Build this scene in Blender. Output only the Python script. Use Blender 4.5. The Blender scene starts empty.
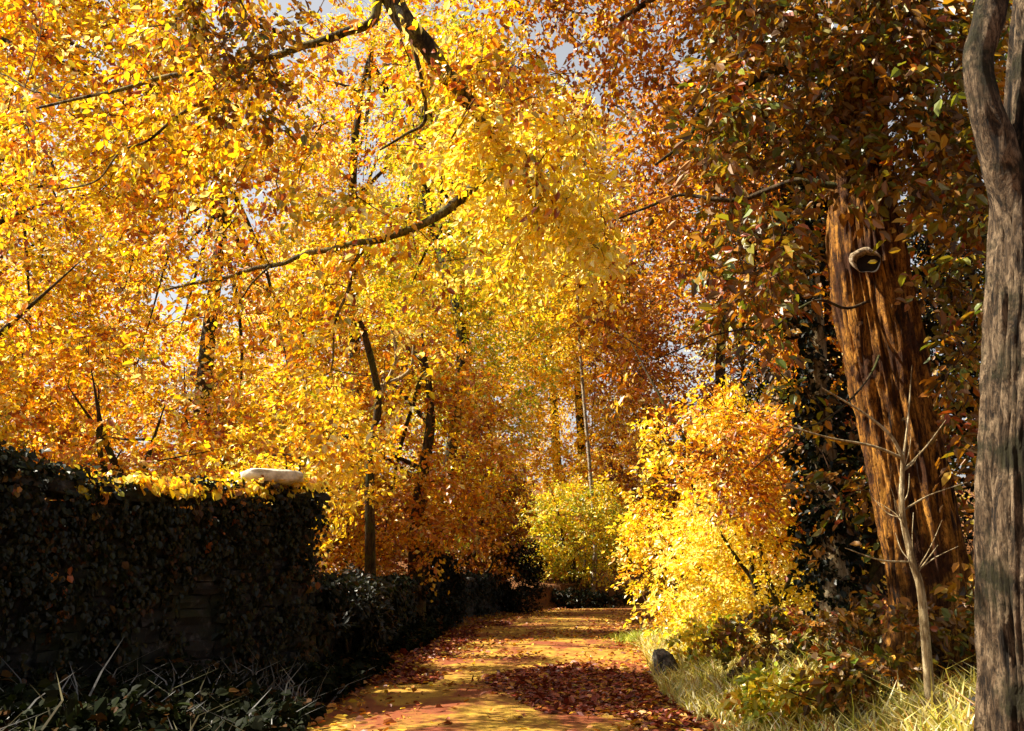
import bpy, math
import numpy as np
from mathutils import Vector

S = bpy.context.scene
C = S.collection
R = math.radians

# ------------------------------------------------------------------ camera, sky, sun, exposure
FPX, W, H, PITCH, EYE = 983.0, 1024.0, 731.0, R(12.0), 1.6
cd = bpy.data.cameras.new('camera')
cam = bpy.data.objects.new('camera', cd); C.objects.link(cam)
cd.sensor_width = 36.0
cd.lens = 36.0 * FPX / W
cd.clip_start, cd.clip_end = 0.05, 2000.0
cam.location = (0, 0, EYE)
cam.rotation_euler = (R(90) + PITCH, 0, 0)
S.camera = cam

SUN_EL = R(50.0)
SUN_H = np.array([-0.99, 0.12]); SUN_H /= np.linalg.norm(SUN_H)      # horizontal direction towards the sun
wd = bpy.data.worlds.new('World'); S.world = wd; wd.use_nodes = True
nt = wd.node_tree; nt.nodes.clear()
sk = nt.nodes.new('ShaderNodeTexSky'); sk.sky_type = 'NISHITA'; sk.sun_disc = False
sk.sun_elevation = SUN_EL; sk.sun_rotation = math.atan2(SUN_H[0], SUN_H[1])
sk.air_density = 1.0; sk.dust_density = 3.0; sk.ozone_density = 0.6; sk.altitude = 60
bg = nt.nodes.new('ShaderNodeBackground'); bg.inputs[1].default_value = 0.052
wo = nt.nodes.new('ShaderNodeOutputWorld')
hs = nt.nodes.new('ShaderNodeHueSaturation'); hs.inputs['Saturation'].default_value = 0.22
nt.links.new(sk.outputs[0], hs.inputs['Color']); nt.links.new(hs.outputs[0], bg.inputs[0]); nt.links.new(bg.outputs[0], wo.inputs[0])
ld = bpy.data.lights.new('sun', 'SUN'); ld.energy = 5.0; ld.angle = R(0.5); ld.color = (1.0, 0.91, 0.74)
sun = bpy.data.objects.new('sun', ld); C.objects.link(sun)
sdir = Vector((SUN_H[0]*math.cos(SUN_EL), SUN_H[1]*math.cos(SUN_EL), math.sin(SUN_EL)))
sun.rotation_euler = sdir.to_track_quat('Z', 'Y').to_euler(); sun.location = (-20, 5, 30)
S.view_settings.view_transform = 'Standard'; S.view_settings.look = 'None'
S.view_settings.exposure = 1.8; S.view_settings.gamma = 1.0
S.render.engine = 'CYCLES'
cy = S.cycles
cy.max_bounces = 6; cy.diffuse_bounces = 3; cy.glossy_bounces = 2; cy.transmission_bounces = 4; cy.transparent_max_bounces = 4
cy.caustics_reflective = False; cy.caustics_refractive = False

# ------------------------------------------------------------------ helpers
cp, sp = math.cos(PITCH), math.sin(PITCH)
def P(px, py, Y):
    u, v = (px - W/2)/FPX, (H/2 - py)/FPX
    d = np.array([u, cp - v*sp, sp + v*cp])
    return np.array([0, 0, EYE]) + d * (Y/d[1])

def _hash(i, j, k, s):
    n = (i*374761393 + j*668265263 + k*2147483647 + s*1274126177) & 0xffffffff
    n = ((n ^ (n >> 13)) * 1274126177) & 0xffffffff
    return ((n ^ (n >> 16)) & 0xffff) / 65535.0
def vnoise(p, s=0):
    p = np.asarray(p, float); f = np.floor(p).astype(np.int64); t = p - f; t = t*t*(3-2*t); o = 0
    for a in (0, 1):
        for b in (0, 1):
            for c in (0, 1):
                w = (t[..., 0] if a else 1-t[..., 0])*(t[..., 1] if b else 1-t[..., 1])*(t[..., 2] if c else 1-t[..., 2])
                o = o + w*_hash(f[..., 0]+a, f[..., 1]+b, f[..., 2]+c, s)
    return o
def fbm(p, s=0, o=3):
    p = np.asarray(p, float); r, a, n = 0, 0.5, 0
    for k in range(o): r = r + a*vnoise(p*(2**k), s+k); n += a; a *= 0.5
    return r/n
def unit(v): return v/np.maximum(np.linalg.norm(v, axis=-1, keepdims=True), 1e-9)
def sstep(a, b, x): t = np.clip((x-a)/(b-a), 0, 1); return t*t*(3-2*t)

def link(name, me, mat, parent=None):
    o = bpy.data.objects.new(name, me); C.objects.link(o)
    if mat: me.materials.append(mat)
    if parent is not None:
        o.parent = parent; up, w = parent, Vector((0, 0, 0))
        while up is not None: w = w + up.location; up = up.parent
        o.location = -w
    return o
def mesh(name, verts, quads, mat, parent=None, cols=None, smooth=False, tris=None):
    """Links verts and faces (quads, and optionally tris) as ONE mesh object; cols are per-vertex pigment."""
    me = bpy.data.meshes.new(name)
    verts = np.asarray(verts, np.float32)
    nq = 0 if quads is None else len(quads); ntr = 0 if tris is None else len(tris)
    idx = np.concatenate([np.asarray(quads, np.int32).ravel() if nq else np.zeros(0, np.int32),
                          np.asarray(tris, np.int32).ravel() if ntr else np.zeros(0, np.int32)])
    me.vertices.add(len(verts)); me.vertices.foreach_set('co', verts.ravel())
    me.loops.add(len(idx)); me.loops.foreach_set('vertex_index', idx)
    st = np.concatenate([np.arange(nq)*4, nq*4 + np.arange(ntr)*3]).astype(np.int32)
    me.polygons.add(nq+ntr); me.polygons.foreach_set('loop_start', st)
    me.polygons.foreach_set('use_smooth', np.full(nq+ntr, smooth, bool))
    if cols is not None:
        ca = me.color_attributes.new('Col', 'FLOAT_COLOR', 'POINT')
        c4 = np.ones((len(verts), 4), np.float32); c4[:, :3] = cols; ca.data.foreach_set('color', c4.ravel())
    me.update(calc_edges=True)
    return link(name, me, mat, parent)
def tag(o, label, cat, group=None):
    o['label'] = label; o['category'] = cat
    if group: o['group'] = group
    return o
def thing(name, loc, label, cat, group=None):
    o = bpy.data.objects.new(name, None); C.objects.link(o); o.location = Vector([float(v) for v in loc]); o.empty_display_size = 0.2
    return tag(o, label, cat, group)

# ------------------------------------------------------------------ materials
def newmat(name):
    m = bpy.data.materials.new(name); m.use_nodes = True; m.node_tree.nodes.clear(); return m, m.node_tree
def N(nt, t, **kw):
    n = nt.nodes.new(t)
    for k, v in kw.items(): setattr(n, k, v)
    return n
def leaf_mat(name, trans=0.5, gloss=0.05, rough=0.4, tint=(1.15, 1.0, 0.45)):
    m, t = newmat(name); L = t.links.new
    a = N(t, 'ShaderNodeAttribute', attribute_name='Col')
    d = N(t, 'ShaderNodeBsdfDiffuse'); L(a.outputs[0], d.inputs[0])
    mu = N(t, 'ShaderNodeMix', data_type='RGBA', blend_type='MULTIPLY'); mu.inputs[0].default_value = 1
    mu.inputs[7].default_value = (*tint, 1); L(a.outputs[0], mu.inputs[6])
    tr = N(t, 'ShaderNodeBsdfTranslucent'); L(mu.outputs[2], tr.inputs[0])
    mx = N(t, 'ShaderNodeMixShader'); mx.inputs[0].default_value = trans; L(d.outputs[0], mx.inputs[1]); L(tr.outputs[0], mx.inputs[2])
    g = N(t, 'ShaderNodeBsdfGlossy'); g.inputs['Roughness'].default_value = rough
    m2 = N(t, 'ShaderNodeMixShader'); m2.inputs[0].default_value = gloss; L(mx.outputs[0], m2.inputs[1]); L(g.outputs[0], m2.inputs[2])
    o = N(t, 'ShaderNodeOutputMaterial'); L(m2.outputs[0], o.inputs[0]); return m
def ramp(t, fac, stops):
    r = N(t, 'ShaderNodeValToRGB'); e = r.color_ramp.elements
    while len(e) < len(stops): e.new(0.5)
    for i, (p, c) in enumerate(stops): e[i].position = p; e[i].color = (*c, 1)
    t.links.new(fac, r.inputs[0]); return r.outputs[0]
def noise(t, scale, detail=6, rough=0.6, vec=None, stretch=None, dist=0.0):
    tc = N(t, 'ShaderNodeTexCoord'); v = tc.outputs['Object']
    if stretch:
        mp = N(t, 'ShaderNodeMapping'); mp.inputs['Scale'].default_value = stretch; t.links.new(v, mp.inputs[0]); v = mp.outputs[0]
    n = N(t, 'ShaderNodeTexNoise'); n.inputs['Scale'].default_value = scale; n.inputs['Detail'].default_value = detail
    n.inputs['Roughness'].default_value = rough; n.inputs['Distortion'].default_value = dist
    t.links.new(v, n.inputs['Vector']); return n.outputs[0]
def mixc(t, f, a, b):
    m = N(t, 'ShaderNodeMix', data_type='RGBA'); L = t.links.new
    if isinstance(f, float): m.inputs[0].default_value = f
    else: L(f, m.inputs[0])
    for k, v in ((6, a), (7, b)):
        if isinstance(v, tuple): m.inputs[k].default_value = (*v, 1)
        else: L(v, m.inputs[k])
    return m.outputs[2]
def finish(t, col, hgt=None, bump=0.5, dist=0.02, rough=0.9, spec=0.2):
    b = N(t, 'ShaderNodeBsdfPrincipled'); L = t.links.new
    L(col, b.inputs['Base Color']); b.inputs['Roughness'].default_value = rough; b.inputs['Specular IOR Level'].default_value = spec
    if hgt is not None:
        bp = N(t, 'ShaderNodeBump'); bp.inputs['Strength'].default_value = bump; bp.inputs['Distance'].default_value = dist
        L(hgt, bp.inputs['Height']); L(bp.outputs[0], b.inputs['Normal'])
    o = N(t, 'ShaderNodeOutputMaterial'); L(b.outputs[0], o.inputs[0])
def bark_mat(name, dark, mid, light, moss=None, scale=9.0, st=(1, 1, 0.14), bump=0.9, spec=0.15):
    m, t = newmat(name)
    n1 = noise(t, scale, 9, 0.72, stretch=st, dist=0.8); n2 = noise(t, 2.2, 5, 0.6); n3 = noise(t, 34, 5, 0.7, stretch=(1, 1, .5))
    c = ramp(t, n1, [(0.40, dark), (0.485, mid), (0.60, light)])
    if moss:
        c = mixc(t, ramp(t, n2, [(0.50, (0, 0, 0)), (0.60, (1, 1, 1))]), c, moss)
    c = mixc(t, ramp(t, n3, [(0.38, (.75, .75, .75)), (0.52, (0, 0, 0))]), c, dark)
    ad = N(t, 'ShaderNodeMath', operation='MULTIPLY_ADD'); t.links.new(n3, ad.inputs[0]); ad.inputs[1].default_value = .3; t.links.new(n1, ad.inputs[2])
    finish(t, c, ad.outputs[0], bump, 0.06, 0.92, spec); return m
M = {}
M['gold_leaf'] = leaf_mat('golden leaves')
M['dark_leaf'] = leaf_mat('dull brown leaves', 0.35, 0.04, 0.45)
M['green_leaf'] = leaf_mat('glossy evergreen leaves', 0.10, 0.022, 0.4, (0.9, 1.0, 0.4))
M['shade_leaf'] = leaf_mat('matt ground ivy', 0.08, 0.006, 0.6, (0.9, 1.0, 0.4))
M['litter'] = leaf_mat('fallen leaves', 0.15, 0.04, 0.5)
M['grass'] = leaf_mat('grass blades', 0.35, 0.04, 0.5, (1, 1, 0.6))
M['orange_bark'] = bark_mat('orange brown bark', (0.012, 0.006, 0.003), (0.17, 0.066, 0.012), (0.44, 0.20, 0.032), (0.055, 0.020, 0.007), 12)
M['grey_bark'] = bark_mat('grey brown bark', (0.010, 0.007, 0.005), (0.07, 0.044, 0.024), (0.20, 0.14, 0.085), (0.022, 0.019, 0.008), 11, (1, 1, .2), 1.0)
M['dark_bark'] = bark_mat('dark bark', (0.012, 0.008, 0.005), (0.045, 0.028, 0.014), (0.10, 0.065, 0.03), (0.06, 0.06, 0.015), 10)
M['limb_bark'] = bark_mat('mossy limb bark', (0.012, 0.009, 0.006), (0.07, 0.05, 0.022), (0.30, 0.24, 0.10), (0.16, 0.15, 0.035), 7)
M['pale_bark'] = bark_mat('pale bark', (0.14, 0.09, 0.04), (0.33, 0.25, 0.13), (0.52, 0.43, 0.27), None, 14)
M['birch_bark'] = bark_mat('white birch bark', (0.06, 0.045, 0.03), (0.22, 0.18, 0.12), (0.45, 0.38, 0.28), None, 6, (1, 1, 2.5), 0.3)
M['scar'] = bark_mat('scarred bark', (0.08, 0.05, 0.03), (0.34, 0.25, 0.15), (0.56, 0.46, 0.33), None, 16, (1, 1, 1))
M['twig'] = bark_mat('twig bark', (0.03, 0.015, 0.008), (0.07, 0.035, 0.016), (0.13, 0.07, 0.03), None, 20, bump=0.3)

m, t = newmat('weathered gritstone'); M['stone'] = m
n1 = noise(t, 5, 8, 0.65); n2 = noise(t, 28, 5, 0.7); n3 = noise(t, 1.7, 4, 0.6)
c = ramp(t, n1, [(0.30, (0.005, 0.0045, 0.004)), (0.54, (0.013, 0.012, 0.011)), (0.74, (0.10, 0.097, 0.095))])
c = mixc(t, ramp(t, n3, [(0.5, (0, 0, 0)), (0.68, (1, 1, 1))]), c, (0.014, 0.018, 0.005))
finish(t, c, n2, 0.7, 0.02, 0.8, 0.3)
m, t = newmat('rough grey stone'); M['grey_stone'] = m
n1 = noise(t, 9, 8, 0.7)
finish(t, ramp(t, n1, [(0.38, (0.02, 0.016, 0.012)), (0.5, (0.08, 0.065, 0.05)), (0.64, (0.24, 0.21, 0.17))]), n1, 1.0, 0.06, 0.9)
m, t = newmat('pale lichened stone'); M['pale_stone'] = m
n1 = noise(t, 6, 6, 0.6)
finish(t, ramp(t, n1, [(0.35, (0.30, 0.26, 0.18)), (0.5, (0.62, 0.58, 0.48)), (0.68, (0.78, 0.75, 0.66))]), n1, 0.5, 0.02, 0.85)
m, t = newmat('woodland soil with leaf mould'); M['ground'] = m
n1 = noise(t, 3.0, 8, 0.7); n2 = noise(t, 24, 4, 0.7); n3 = noise(t, 0.35, 4, 0.6)
c = ramp(t, n2, [(0.30, (0.03, 0.014, 0.006)), (0.48, (0.11, 0.040, 0.009)), (0.60, (0.22, 0.10, 0.016)), (0.72, (0.07, 0.06, 0.015))])
c = mixc(t, ramp(t, n1, [(0.42, (0, 0, 0)), (0.62, (1, 1, 1))]), c, (0.10, 0.035, 0.010))
finish(t, c, n2, 0.8, 0.04, 0.95)
m, t = newmat('lane of earth and trodden leaves'); M['lane'] = m
n1 = noise(t, 0.9, 6, 0.62, stretch=(1.0, 0.55, 1), dist=0.6); n2 = noise(t, 40, 4, 0.7); n3 = noise(t, 4.5, 6, 0.65, stretch=(1, 0.5, 1))
c = ramp(t, n3, [(0.32, (0.20, 0.075, 0.009)), (0.5, (0.30, 0.165, 0.014)), (0.66, (0.40, 0.25, 0.024))])
c = mixc(t, ramp(t, n1, [(0.47, (0, 0, 0)), (0.57, (0.9, 0.9, 0.9))]), c, (0.16, 0.024, 0.008))  # red leaf litter, deepened to carry the lane's maroon shade
c = mixc(t, ramp(t, n2, [(0.36, (0.8, 0.8, 0.8)), (0.5, (0, 0, 0))]), c, (0.11, 0.05, 0.015))
finish(t, c, n2, 0.5, 0.012, 0.85, 0.25)

# ------------------------------------------------------------------ ground and lane
LY = np.array([-10, 0, 14, 20, 30, 38, 44, 50, 55, 60, 64])
LX = np.array([-0.2, -0.15, -0.1, 0.25, 0.95, 2.0, 3.4, 6.2, 10.5, 18, 30.])
LW = np.array([2.05, 2.05, 2.1, 2.35, 2.5, 2.4, 2.4, 2.4, 2.4, 2.4, 2.4])
lane_c = lambda y: np.interp(y, LY, LX); lane_w = lambda y: np.interp(y, LY, LW)
WLY = np.array([-6, 2, 10, 14, 15, 22, 30, 36, 42, 48, 52, 55, 58, 62])
WLX = np.array([-15, -10, -5.2, -2.75, -2.75, -2.75, -2.45, -1.5, -0.3, 2.2, 6, 12., 20, 40])
wall_x = lambda y: np.interp(y, WLY, WLX)
def gh(x, y):
    x = np.asarray(x, float); y = np.asarray(y, float)
    dl = wall_x(y) - x; dr = x - lane_c(y) - lane_w(y)
    hb = np.interp(y, [0, 13.6, 15.5, 30, 46, 60], [1.9, 1.9, 1.0, 0.9, 1.0, 1.6])
    z = hb*sstep(0.15, 0.5, dl) + 0.10*np.clip(dl-0.5, 0, 14) + 0.03*np.clip(dl-14, 0, 400)
    z = z + 0.40*sstep(0.1, 2.2, dr) + 0.07*np.clip(dr-1, 0, 25)
    foot = lane_c(y) - lane_w(y) - x
    z = z + 0.25*sstep(0.0, 1.4, foot)*(dl < 0.15)
    far = np.clip(y-58, 0, 400); z = z + 0.10*far
    off = np.maximum(np.clip(dr, 0, 3)/3, np.clip(dl-0.4, 0, 2)/2)
    z = z + off*0.35*(fbm(np.stack([x*0.25, y*0.25, x*0+3], -1), 5)-0.5)
    return z - 0.02
def axis(a, b, fine, c, d):
    s = [np.arange(c, d, fine)]
    g, lo = 1.18, c
    st = fine
    L_ = []
    while lo > a: st *= g; lo -= st; L_.append(lo)
    st, hi, R_ = fine, d, []
    while hi < b: st *= g; hi += st; R_.append(hi)
    return np.concatenate([np.array(L_[::-1]), s[0], np.array(R_)])
gx = axis(-350, 350, 0.16, -13, 13); gy = axis(-60, 420, 0.3, 2, 62)
X, Y = np.meshgrid(gx, gy); Z = gh(X, Y)
def gridquads(ny, nx):
    i = np.arange(ny-1)[:, None]*nx + np.arange(nx-1)[None]; i = i.ravel()
    return np.stack([i, i+1, i+nx+1, i+nx], 1)
g = mesh('ground', np.stack([X, Y, Z], -1).reshape(-1, 3), gridquads(len(gy), len(gx)), M['ground'], smooth=True); g['kind'] = 'structure'
ly = np.arange(-8, 62, 0.3); k = np.linspace(-1, 1, 15)
yy, kk = np.meshgrid(ly, k, indexing='ij')
edge = 1 + 0.05*(fbm(np.stack([yy*0.9, kk*0+7, np.sign(kk)*3], -1), 2)-0.5)*2*np.abs(kk)
lx = lane_c(yy) + kk*lane_w(yy)*edge
lz = 0.012 + 0.03*(1-kk**2) + 0.02*(fbm(np.stack([lx*0.8, yy*0.5, lx*0], -1), 9)-0.5) - 0.03*(np.abs(kk) > 0.97)
o = mesh('lane', np.stack([lx, yy, lz], -1).reshape(-1, 3), gridquads(len(ly), 15), M['lane'], smooth=True); o['kind'] = 'structure'

# ------------------------------------------------------------------ plant generators
PAL = dict(
 gold=([(.74,.46,.015),(.82,.62,.03),(.64,.25,.012),(.30,.075,.010),(.30,.27,.018),(.88,.79,.36),(.52,.42,.02)], [.23,.20,.19,.10,.09,.09,.10]),
 amber=([(.66,.33,.013),(.56,.20,.012),(.80,.55,.02),(.28,.07,.010),(.34,.26,.016),(.86,.74,.30)], [.28,.22,.20,.12,.11,.07]),
 maroon_shade=([(.13,.018,.007),(.20,.035,.009),(.08,.014,.006),(.32,.11,.014)], [.4,.28,.2,.12]),  # leaf colours that stand for maroon shade on the lane
 yellow=([(.80,.55,.02),(.85,.66,.06),(.68,.33,.015),(.45,.42,.03),(.88,.78,.30),(.40,.16,.012)], [.32,.26,.15,.13,.08,.06]),
 pale=([(.86,.68,.06),(.88,.78,.28),(.82,.58,.03),(.60,.58,.06)], [.35,.3,.25,.1]),
 lime=([(.70,.55,.03),(.42,.42,.025),(.26,.34,.02),(.78,.62,.06),(.55,.24,.012)], [.32,.26,.18,.14,.10]),
 copper=([(.40,.13,.015),(.55,.24,.015),(.24,.065,.010),(.68,.40,.02),(.25,.17,.015),(.12,.04,.012)], [.27,.22,.18,.13,.10,.10]),
 umber=([(.16,.075,.010),(.26,.11,.010),(.15,.13,.012),(.36,.20,.015),(.075,.04,.010),(.10,.13,.012),(.30,.065,.012)], [.24,.18,.20,.13,.13,.08,.04]),
 olive=([(.30,.22,.02),(.20,.22,.02),(.40,.20,.015),(.14,.18,.02),(.34,.11,.012),(.10,.05,.01)], [.26,.22,.2,.12,.1,.1]),
 rust=([(.30,.08,.012),(.20,.05,.010),(.42,.17,.015),(.14,.09,.012)], [.35,.25,.25,.15]),
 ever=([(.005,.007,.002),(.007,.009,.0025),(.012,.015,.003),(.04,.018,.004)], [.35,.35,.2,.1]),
 litter=([(.38,.14,.015),(.22,.05,.012),(.50,.28,.02),(.14,.04,.01),(.60,.42,.04)], [.30,.28,.20,.14,.08]),
)
def pigment(pal, M_, L, rng, own=0.5):
    c, w = PAL[pal]; c = np.array(c); w = np.array(w)
    b = rng.choice(len(c), M_, p=w); i = np.repeat(b, L)
    sw = rng.random(M_*L) > own; i[sw] = rng.choice(len(c), sw.sum(), p=w)
    col = c[i]*np.exp(rng.normal(0, .16, (M_*L, 1)))*np.exp(rng.normal(0, .06, (M_*L, 3)))
    return np.clip(col, 0, .92)
def leaves(name, pos, ax, nr, size, col, mat, parent=None, wid=0.55, fine=True):
    """One mesh of folded leaves (kite or six-cornered blades)."""
    n = len(pos); ax = unit(ax); nr = unit(nr - ax*np.sum(nr*ax, -1, keepdims=True)); sd = np.cross(nr, ax)
    s = size[:, None]; w = wid*s
    if fine:
        v = np.stack([pos, pos+ax*s*.30+sd*w*.5+nr*s*.10, pos+ax*s*.68+sd*w*.42+nr*s*.08, pos+ax*s-nr*s*.08,
                      pos+ax*s*.68-sd*w*.42+nr*s*.08, pos+ax*s*.30-sd*w*.5+nr*s*.10], 1)
        b = (np.arange(n)*6)[:, None]; q = np.concatenate([b+np.array([0, 3, 2, 1]), b+np.array([0, 5, 4, 3])]); k = 6; tr = None
    else:
        v = np.stack([pos, pos+ax*s*.5+sd*w*.5+nr*s*.12, pos+ax*s, pos+ax*s*.5-sd*w*.5+nr*s*.12], 1)
        b = (np.arange(n)*4)[:, None]; q = None; tr = np.concatenate([b+np.array([0, 2, 1]), b+np.array([0, 3, 2])]); k = 4
    return mesh(name, v.reshape(-1, 3), q, mat, parent, np.repeat(col, k, 0), tris=tr)
def spray_leaves(cen, drn, rad, L, rng, droop=0.25, tilt=0.4, flat=0.06, jit=0.45):
    """Leaves set along flat sprays: centre, heading and length of each spray."""
    m = len(cen); d = unit(drn); up = unit(np.array([0, 0, 1.0]) + rng.normal(0, tilt, (m, 3)))
    up = unit(up - d*np.sum(up*d, -1, keepdims=True)); sd = np.cross(up, d)
    rp = lambda a: np.repeat(a, L, 0)
    u = rng.random(m*L)**0.8; sg = rng.choice([-1., 1.], m*L); v = sg*rng.random(m*L)**.8*(1-.55*u)*.55
    r = rp(rad); pos = rp(cen) + rp(d)*((u-.35)*r)[:, None] + rp(sd)*(v*r)[:, None] + rng.normal(0, 1, (m*L, 3))*(flat*r)[:, None]
    pos[:, 2] -= droop*(u**2)*r
    ax = rp(d)*.7 + rp(sd)*(sg*.7)[:, None] + rng.normal(0, jit, (m*L, 3)); ax[:, 2] -= .35
    nr = rp(up) + rng.normal(0, jit, (m*L, 3))
    return pos, ax, nr
def curve(pts, n):
    p = np.asarray(pts, float); q = np.concatenate([[2*p[0]-p[1]], p, [2*p[-1]-p[-2]]]); out = []
    ts = np.linspace(0, len(p)-1-1e-6, n)
    for t_ in ts:
        i = int(t_); f = t_-i; a, b, c_, d = q[i:i+4]
        out.append(.5*((2*b)+(-a+c_)*f+(2*a-5*b+4*c_-d)*f*f+(-a+3*b-3*c_+d)*f**3))
    return np.array(out)
def tube(pl, rad, sides=6):
    """Tapered tube along polyline pl: (verts, quads)."""
    pl = np.asarray(pl); n = len(pl); rad = np.broadcast_to(rad, n)
    tg = unit(np.gradient(pl, axis=0)); ref = np.where(np.abs(tg[:, 2:3]) > .9, np.array([[1., 0, 0]]), np.array([[0, 0, 1.]]))
    ref = np.broadcast_to(ref[0], (n, 3)) if abs(tg[:, 2]).min() > .5 or abs(tg[:, 2]).max() < .9 else np.broadcast_to(np.array([.3, -.8, .52]), (n, 3))
    a = unit(np.cross(tg, ref)); b = np.cross(tg, a)
    th = np.arange(sides)/sides*2*np.pi
    v = pl[:, None] + (a[:, None]*np.cos(th)[None, :, None]+b[:, None]*np.sin(th)[None, :, None])*rad[:, None, None]
    i = np.arange(n-1)[:, None]*sides; j = np.arange(sides)[None]
    q = np.stack([i+j, i+(j+1) % sides, i+sides+(j+1) % sides, i+sides+j], -1).reshape(-1, 4)
    return v.reshape(-1, 3), q
def join(parts):
    vs, qs, o = [], [], 0
    for v, q in parts: vs.append(v); qs.append(q+o); o += len(v)
    return np.concatenate(vs), np.concatenate(qs)
def twigs(a, b, r, rng, n=5):
    """Many thin bent twigs from a to b as one (verts, quads); three-sided."""
    m = len(a); t_ = np.linspace(0, 1, n)[None, :, None]; ln = np.linalg.norm(b-a, axis=1)[:, None, None]
    mid = rng.normal(0, .10, (m, 1, 3))*ln; mid[..., 2] += .10*ln[..., 0]
    pl = a[:, None]*(1-t_)+b[:, None]*t_ + mid*np.sin(np.pi*t_)
    d = unit(b-a); s1 = unit(np.cross(d, np.array([.31, .21, .93]))); s2 = np.cross(d, s1)
    rr = (r[:, None]*np.linspace(1, .3, n)[None])[..., None, None]
    th = np.arange(3)/3*2*np.pi
    v = pl[:, :, None] + rr*(s1[:, None, None]*np.cos(th)[None, None, :, None]+s2[:, None, None]*np.sin(th)[None, None, :, None])
    k = np.arange(m)[:, None, None]*n*3 + np.arange(n-1)[None, :, None]*3; j = np.arange(3)[None, None]
    q = np.stack([k+j, k+(j+1) % 3, k+3+(j+1) % 3, k+3+j], -1).reshape(-1, 4)
    return v.reshape(-1, 3), q
def trunk_geo(pts, rad, n, sides, amp, rng, fz=0.5, fr=9, flare=0.0):
    pl = curve(pts, n); r = np.interp(np.linspace(0, 1, n), np.linspace(0, 1, len(rad)), rad)
    th = np.arange(sides)/sides*2*np.pi
    z = np.cumsum(np.r_[0, np.linalg.norm(np.diff(pl, axis=0), axis=1)])
    cs, sn = np.cos(th)[None], np.sin(th)[None]
    s_ = int(rng.integers(1, 999))
    pp = np.stack([cs*fr*.3+0*z[:, None], sn*fr*.3+0*z[:, None], z[:, None]*fz+0*cs], -1)
    rid = 1-np.abs(2*fbm(pp*2, s_, 4)-1)*2; lump = fbm(pp*.5, s_+20, 2)-.5
    rr = r[:, None]*(1+amp*(rid-.5)+amp*2.2*lump)
    if flare: rr = rr*(1+flare*np.exp(-z[:, None]/.5)*(1+.5*np.sin(th*5+s_)[None]))
    tg = unit(np.gradient(pl, axis=0)); a = unit(np.cross(tg, np.array([0, 1., .02]))); b = np.cross(tg, a)
    v = pl[:, None]+(a[:, None]*cs[0][None, :, None]+b[:, None]*sn[0][None, :, None])*rr[..., None]
    i = np.arange(n-1)[:, None]*sides; j = np.arange(sides)[None]
    q = np.stack([i+j, i+(j+1) % sides, i+sides+(j+1) % sides, i+sides+j], -1).reshape(-1, 4)
    return v.reshape(-1, 3), q
SUNV = np.array(sdir)
CLEAR = [((-1.9, 10.2, 0), .9), ((-1.75, 12, 0), .9), ((-1.45, 14.0, 0), .85), ((-1.25, 16.2, 0), .85), ((-1.0, 18.8, 0), .9), ((-.3, 21, 0), 1.0), ((.6, 23.0, 0), 1.0), ((2.0, 24.5, 0), 1.1),
         ((2.9, 30, 0), 1.3), ((2.6, 36, 0), 1.2), ((3.4, 24.2, .2), .8), ((.4, 10.2, 0), .6), ((3.3, 11.5, .4), .8), ((3.5, 14.5, .5), .9), ((4.2, 19.5, 2), 1.2), ((4.4, 21.5, 4), 1.3),
         ((3, 50, 4), 1.8), ((-4.0, 19, 4.5), 1.4), ((-3.2, 24, 3), 1.3), ((-2.6, 33, 3), 1.3), ((3.9, 10.4, 3.5), .9), ((3.7, 10.3, 5), .8), ((4.2, 17.4, 2.4), 1.4), ((3.6, 17.0, 1.2), 1.2), (tuple(P(500, 225, 12.8)), 1.0), (tuple(P(545, 185, 13)), .8), (tuple(P(470, 260, 13)), .8), (tuple(P(515, 150, 10.3)), 1.0), (tuple(P(560, 210, 10.5)), .9), ((5.4, 17.4, 2.4), 1.3), ((4.2, 16.2, 4.6), 1.2), ((-3.2, 13.6, 2.9), .7), ((-4.4, 11.3, 2.8), .8), ((3.9, 9.6, .3), .6)]
def sunlit_gaps(p):
    """True for sprays outside the openings through which the sun reaches the lane and the verge bushes."""
    ok = np.ones(len(p), bool)
    for c_, r_ in CLEAR:
        w = p-np.array(c_); t_ = w@SUNV; ok &= ~((t_ > 2.2) & (np.linalg.norm(w-t_[:, None]*SUNV, axis=1) < r_))
    return ok
def attach(cen, skel):
    """Where each spray's twig starts: the nearest bough point or the nearest spray already joined on."""
    best = np.empty(len(cen)); first = np.empty(len(cen), int)
    for k in range(0, len(cen), 400):
        d2 = ((cen[k:k+400, None]-skel[None])**2).sum(-1); first[k:k+400] = d2.argmin(1); best[k:k+400] = d2.min(1)
    org = skel[first].copy(); best = best*.8
    for i in np.argsort(best):
        d2 = ((cen-cen[i])**2).sum(-1)*1.25
        up = (d2 < best) & (best > best[i]); org[up] = cen[i]; best[up] = d2[up]
    return org
def sample_crown(n, c, r, rng, thr=.42, fq=.55, inner=.45):
    out = []; k = 0
    while k < n:
        d = unit(rng.normal(0, 1, (n*2, 3))); u = inner+(1-inner)*rng.random((n*2, 1))**.7
        p = c + d*u*r*(.82+.36*fbm(d*1.8+c[None]*.37, 3, 2)[:, None])
        ok = fbm(p*fq, 17, 2) > thr; p = p[ok]; out.append(p); k += len(p)
    return np.concatenate(out)[:n]
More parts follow.
